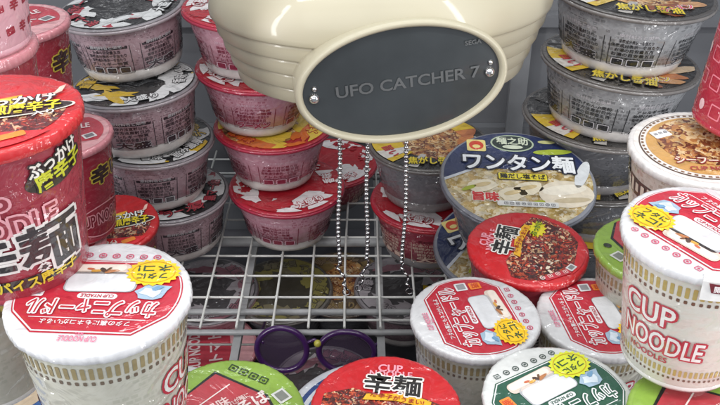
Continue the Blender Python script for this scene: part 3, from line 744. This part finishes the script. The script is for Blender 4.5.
cup('pale red lidded cup high on the left, in front of the left stack', 'pink', 'darkred', (-.302, .71, .342), .048, .105, (0, 0), 40, bodyturn=40)
cup('dark red cup standing behind the big kanji cup on the left', 'pink', 'darkred', (-.281, .71, .232), .048, .105, (0, 0), 20, bodyturn=30)
cup('low cup with bright red lid peeking between the left stack and the dark red cup', 'redplain', 'darkred', at(110, 223, .11), .05, .105, (6, 2), 10, bodyturn=10)
cup('supporting red cup hidden below the dark red cup on the left', 'pink', 'darkred', (-.30, .69, .122), .048, .105, (0, 0), 0)
cup('tan and white cup with gold lid at right, carrying a crimson cup', 'gold', 'cnv', at(703, 146, Y=.52), .05, .108, (3, -2), 10, bodyturn=-14)
cup('crimson patterned cup leaning at the top right corner on the tan cup', 'pink', 'redpat', (.283, .533, .428), .045, .1, (0, 10), 30)
cup('cup with lime green lid, a crescent of it showing under the tan cup', 'green', 'cn', at(658, 249, z=.215), .049, .105, (0, 0), 150, side='cngrey')
cup('green and white lidded cup at the bottom, with a yellow-green sunburst', 'nyag', 'cn', at(559, 397, Y=.391), .048, .105, (0, 0), 210, side='cngrey')
cup('bright red lidded spicy cup at the bottom centre, kanji upright', 'kara', 'kara', at(386, 407, Y=.393), .0485, .1, (0, 0), -8)
bowl('bowl with blue and white lid edge showing left of the bottom centre red lid', 'blue', 'grey', at(374, 424, Y=.462), .07, .06, .75, (0, 0), 0, rim='c8ccd4')
cup('tilted cup with lime green lid and crimson panel at the bottom, left of centre', 'green', 'darkred', at(233, 411, Y=.42), .05, .105, (2, 5), -22)
cup('pale lidded cup mostly hidden between the lime green lid and the lower left cup', 'nyag', 'cn', (-.145, .462, .128), .048, .083, (0, 0), 40, side='cngrey')
cup('cup with blue and white lid in the bottom left corner', 'bluewhite', 'cn', at(18, 408, Y=.43), .05, .105, (0, 0), 30, side='cngrey')
cup('grey printed cup at the left edge beneath the spicy kanji cup', 'bluewhite', 'cnv', (-.238, .41, .316), .046, .105, (0, 0), 0, side='cngrey', bodyturn=150)
cup('cup with lime green lid and red panel in the bottom right corner', 'green', 'darkred', at(718, 424, z=.217), .053, .105, (0, 0), -20)
# hidden supports of the heap
cup('hidden cup at the back left that carries the pink corner cup', 'pink', 'darkred', (-.236, .487, .4085), .0385, .1, (0, 0), 0)
# ================================================================== PRIZES UNDER THE GRID
GU = 'noodle bowls lying below the wire grid'
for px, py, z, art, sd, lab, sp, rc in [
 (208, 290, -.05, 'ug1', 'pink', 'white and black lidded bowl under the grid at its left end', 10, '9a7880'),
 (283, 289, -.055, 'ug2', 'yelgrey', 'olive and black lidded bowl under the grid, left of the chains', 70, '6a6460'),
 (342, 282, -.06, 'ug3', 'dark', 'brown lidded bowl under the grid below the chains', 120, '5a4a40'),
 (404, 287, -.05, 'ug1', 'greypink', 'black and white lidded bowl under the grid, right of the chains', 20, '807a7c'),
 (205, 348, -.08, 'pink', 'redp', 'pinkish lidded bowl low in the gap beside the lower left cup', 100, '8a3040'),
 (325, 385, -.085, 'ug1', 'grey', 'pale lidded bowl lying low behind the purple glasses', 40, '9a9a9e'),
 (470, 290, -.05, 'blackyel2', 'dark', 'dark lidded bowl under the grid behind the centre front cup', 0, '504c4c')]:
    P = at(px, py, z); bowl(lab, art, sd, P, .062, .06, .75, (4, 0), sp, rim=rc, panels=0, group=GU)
# purple glasses
purple = plain('purple_plastic', '43205a', .3, coat=.8, mottle=.1); 
lens, nt_, b_ = new_mat('smoky_lens'); b_.inputs['Base Color'].default_value = lin('5a4a62'); b_.inputs['Roughness'].default_value = .08; b_.inputs['Alpha'].default_value = .35
gl = bpy.data.objects.new('glasses', None); COL.objects.link(gl); gl.location = at(318, 367, z=-.04); gl.rotation_euler = (math.radians(-12), 0, math.radians(-3))
tag(gl, 'pair of purple rimmed round glasses with smoky lenses below the grid edge', 'glasses')
for sx, w, hh in ((-1, .027, .026), (1, .03, .024)):
    m = MB(); P = [((sx*.031-(.008 if sx < 0 else 0))+w*math.cos(a), 0, .02+hh*math.sin(a)) for a in [2*pi*i/40 for i in range(41)]]
    m.tube(P, .0034, purple, 10, False); rm = link('lens_frame', m.mesh('lens_frame'), gl)
    m = MB(); m.face([(p[0], 0.0005, p[2]) for p in P[:-1]], lens); m.face([(p[0], -.0007, p[2]) for p in P[:-1]][::-1], lens); link('lens', m.mesh('lens'), rm)
    m = MB(); m.tube([(sx*.058, .0, .028), (sx*.064, .004, .028), (sx*.066, .03, .024), (sx*.067, .07, .018), (sx*.066, .085, .008)], .0022, purple, 8); link('temple_arm', m.mesh('temple_arm'), gl)
m = MB(); m.ball((.0, -.002, .03), .0042, plain('yellow_bead', 'c8c050', .3, coat=.5), 14, 10); link('bridge_bead', m.mesh('bridge_bead'), gl)
m = MB(); m.tube([(-.014, 0, .028), (-.004, .001, .033), (.005, 0, .028)], .002, purple, 8); link('bridge', m.mesh('bridge'), gl)
# ================================================================== CRANE HEAD
cream = plain('cream_plastic', 'b5ae97', .4, coat=.3, mottle=.07, bump=.06, bscale=30, mscale=12)
head = bpy.data.objects.new('crane_head', None); COL.objects.link(head)
HX, HY, HZ = .0185, .655, .388
head.location = (HX, HY, HZ); head.rotation_euler.z = math.radians(12)
tag(head, 'cream saucer shaped crane head with ribbed sides and dark oval window', 'crane head')
A, B = .137, .1
m = MB()
prof = [(.001, .062), (.2, .061), (.4, .057), (.6, .049), (.78, .036), (.9, .022), (.965, .010), (.992, .002), (1.0, -.006), (.997, -.0095), (.992, -.0105), (.975, -.0112)]
for k in range(4):
    r = .97-.034*k; z = -.0118-.0128*k
    prof += [(r-.004, z), (r+.004, z-.0009), (r+.0045, z-.0015), (r-.006, z-.0105), (r-.0095, z-.0112), (r-.02, z-.0118)]
prof += [(.8, -.064), (.6, -.07), (.3, -.072), (.001, -.072)]
m.lathe(prof, cream, 128, A, B); link('shell', m.mesh('shell'), head)
# window boss: oval tube lying along the head's front axis, tipped
def ell_lathe(prof, mat, a, b, mb, n=96, egg=0):
    """prof of (scale, depth) - an oval stack along -Y"""
    base = len(mb.v)
    for s_, y in prof:
        for i in range(n):
            t = 2*pi*i/n; e = 1+egg*math.cos(t)
            mb.v.append(((a+s_)*math.cos(t), y, (b+s_)*math.sin(t)*e))
    for k in range(len(prof)-1):
        for i in range(n):
            j = (i+1) % n; mb.f.append([base+k*n+i, base+k*n+j, base+(k+1)*n+j, base+(k+1)*n+i][::-1]); mb.m.append(mb.mi(mat)); mb.smooth.append(True); mb.uv.append([(0, 0)]*4)
wa, wb = .0725, .0402
bez = bpy.data.objects.new('window', None)
m = MB(); ell_lathe([(-.02, .07), (.001, .03), (.0035, .0), (.0042, -.008), (.003, -.0112), (.0008, -.0118), (-.001, -.0095), (-.0015, -.006)], cream, wa, wb, m)
bez = link('window_bezel', m.mesh('window_bezel'), head)
bez.location = (-.0105, -.098, -.033); bez.rotation_euler = (math.radians(-6), math.radians(-4), 0)
dk = plain('dark_window', '363a3c', .22, coat=.4, mottle=.35, bump=.25, bscale=30, mscale=18)
m = MB(); n = 96
rings = [(1.0, -.0065), (.8, -.0072), (.5, -.0078), (.2, -.008)]
base = 0
for s_, y in rings:
    for i in range(n):
        t = 2*pi*i/n; m.v.append((wa*s_*math.cos(t), y, wb*s_*math.sin(t)))
for k in range(3):
    for i in range(n):
        j = (i+1) % n; m.f.append([k*n+i, k*n+j, (k+1)*n+j, (k+1)*n+i][::-1]); m.m.append(m.mi(dk)); m.smooth.append(True); m.uv.append([(0, 0)]*4)
m.f.append([3*n+i for i in range(n)][::-1]); m.m.append(0); m.smooth.append(True); m.uv.append([(0, 0)]*n)
lett = plain('window_lettering', '57595a', .5)
T, w0, h0 = glyphs('UFO CATCHER 7', .018)
for tri in T: m.face([(x*.104/w0+.004, -.0086, y*.0115+.0) for x, y in tri], lett)
T, w0, h0 = glyphs('SEGA', .015)
for tri in T: m.face([(x*.012/w0+.052, -.0082, y*.0045+.0215) for x, y in tri], lett)
win = link('window', m.mesh('window'), bez)
chrome = plain('chrome', 'c8c8c8', .12, 1, mottle=.02)
for sx in (-1, 1):
    m = MB(); m.ball((0, 0, 0), .0038, chrome, 16, 12, (1, .8, 1)); m.ball((.001, .0006, .0068), .002, chrome, 12, 10); b = link('bolt', m.mesh('bolt'), win); b.location = (sx*.0635, -.0078, -.002)
# ball chains
for cx_, x0, x1, y0, yb, lab in ((0, 340, 339, 128, 262, 'left beaded metal chain hanging from under the crane head'), (1, 368, 366, 128, 258, 'middle beaded metal chain hanging from under the crane head'), (2, 407, 403, 128, 262, 'right beaded metal chain hanging from under the crane head')):
    Y = .60+.01*cx_; p1 = at(x1, yb, Y=Y); p0 = Vector((at(x0, 128, Y=Y).x, Y, .298)); m = MB(); L = (p0-p1).length; N = int(L/.0044)
    rr = random.Random(cx_)
    for i in range(N+1):
        t = i/N; p = p0.lerp(p1, t)+Vector((math.sin(t*7+cx_*2)*.0014*t, 0, 0)); m.ball(tuple(p-p1), .0021, chrome, 10, 8)
    m.tube([p0-p1, Vector((0, 0, 0))], .0006, chrome, 5)
    # slack tail of twisted links
    q = Vector((0, 0, 0)); 
    for i in range(5):
        d = Vector(((.0035 if cx_ != 1 else -.0035)*(1 if i % 3 else -.6), -.001, -.0052)); m.tube([q, q+d*.5+Vector((.0012, 0, 0)), q+d], .0011, chrome, 6); q = q+d
    m.tube([q+Vector((.0032*math.cos(a), 0, -.0032+.0032*math.sin(a))) for a in [2*pi*i/16+pi/2 for i in range(17)]], .0006, chrome, 6, False)
    c = link('ball_chain', m.mesh('ball_chain')); c.location = p1; tag(c, lab, 'chain', 'beaded chains hanging under the crane head')
# ================================================================== LIGHT AND CAMERA
def area(loc, rot, sx, sy, power, col=(1, 1, 1)):
    l = bpy.data.lights.new('lamp', 'AREA'); l.shape = 'RECTANGLE'; l.size = sx; l.size_y = sy; l.energy = power; l.color = col
    o = bpy.data.objects.new('lamp', l); COL.objects.link(o); o.location = loc; o.rotation_euler = [math.radians(a) for a in rot]; return o
area((0, .1, 1.15), (25, 0, 0), 1.2, .05, 5.5, (1, .99, .96))
area((0, .75, 1.25), (0, 0, 0), 1.2, .06, 5, (.97, 1, 1))
area((-.1, -.7, 1.0), (62, 0, 0), 1.6, .8, 6.5, (.98, .99, 1))  # soft front fill added behind the camera, in place of arcade light
area((-.62, .12, .55), (90, 0, -60), .05, .9, 4, (1, 1, 1))  # unseen upright strip added at the front left corner for glints on the film
area((.62, .12, .55), (90, 0, 60), .05, .9, 4, (1, 1, 1))  # matching strip at the front right, also added for film glints
w = bpy.data.worlds.new('World'); sc.world = w; w.use_nodes = True
w.node_tree.nodes['Background'].inputs[0].default_value = (.8, .86, .95, 1); w.node_tree.nodes['Background'].inputs[1].default_value = .47
cam = bpy.data.cameras.new('camera'); cam.lens = 36*F/720; cam.sensor_width = 36; cam.clip_end = 50; cam.clip_start = .01
co = bpy.data.objects.new('camera', cam); COL.objects.link(co); co.location = (0, 0, H); co.rotation_euler = (pi/2-PITCH, 0, 0); sc.camera = co
sc.view_settings.view_transform = 'Standard'; sc.view_settings.look = 'None'; sc.view_settings.exposure = 0
sc.cycles.max_bounces = 6
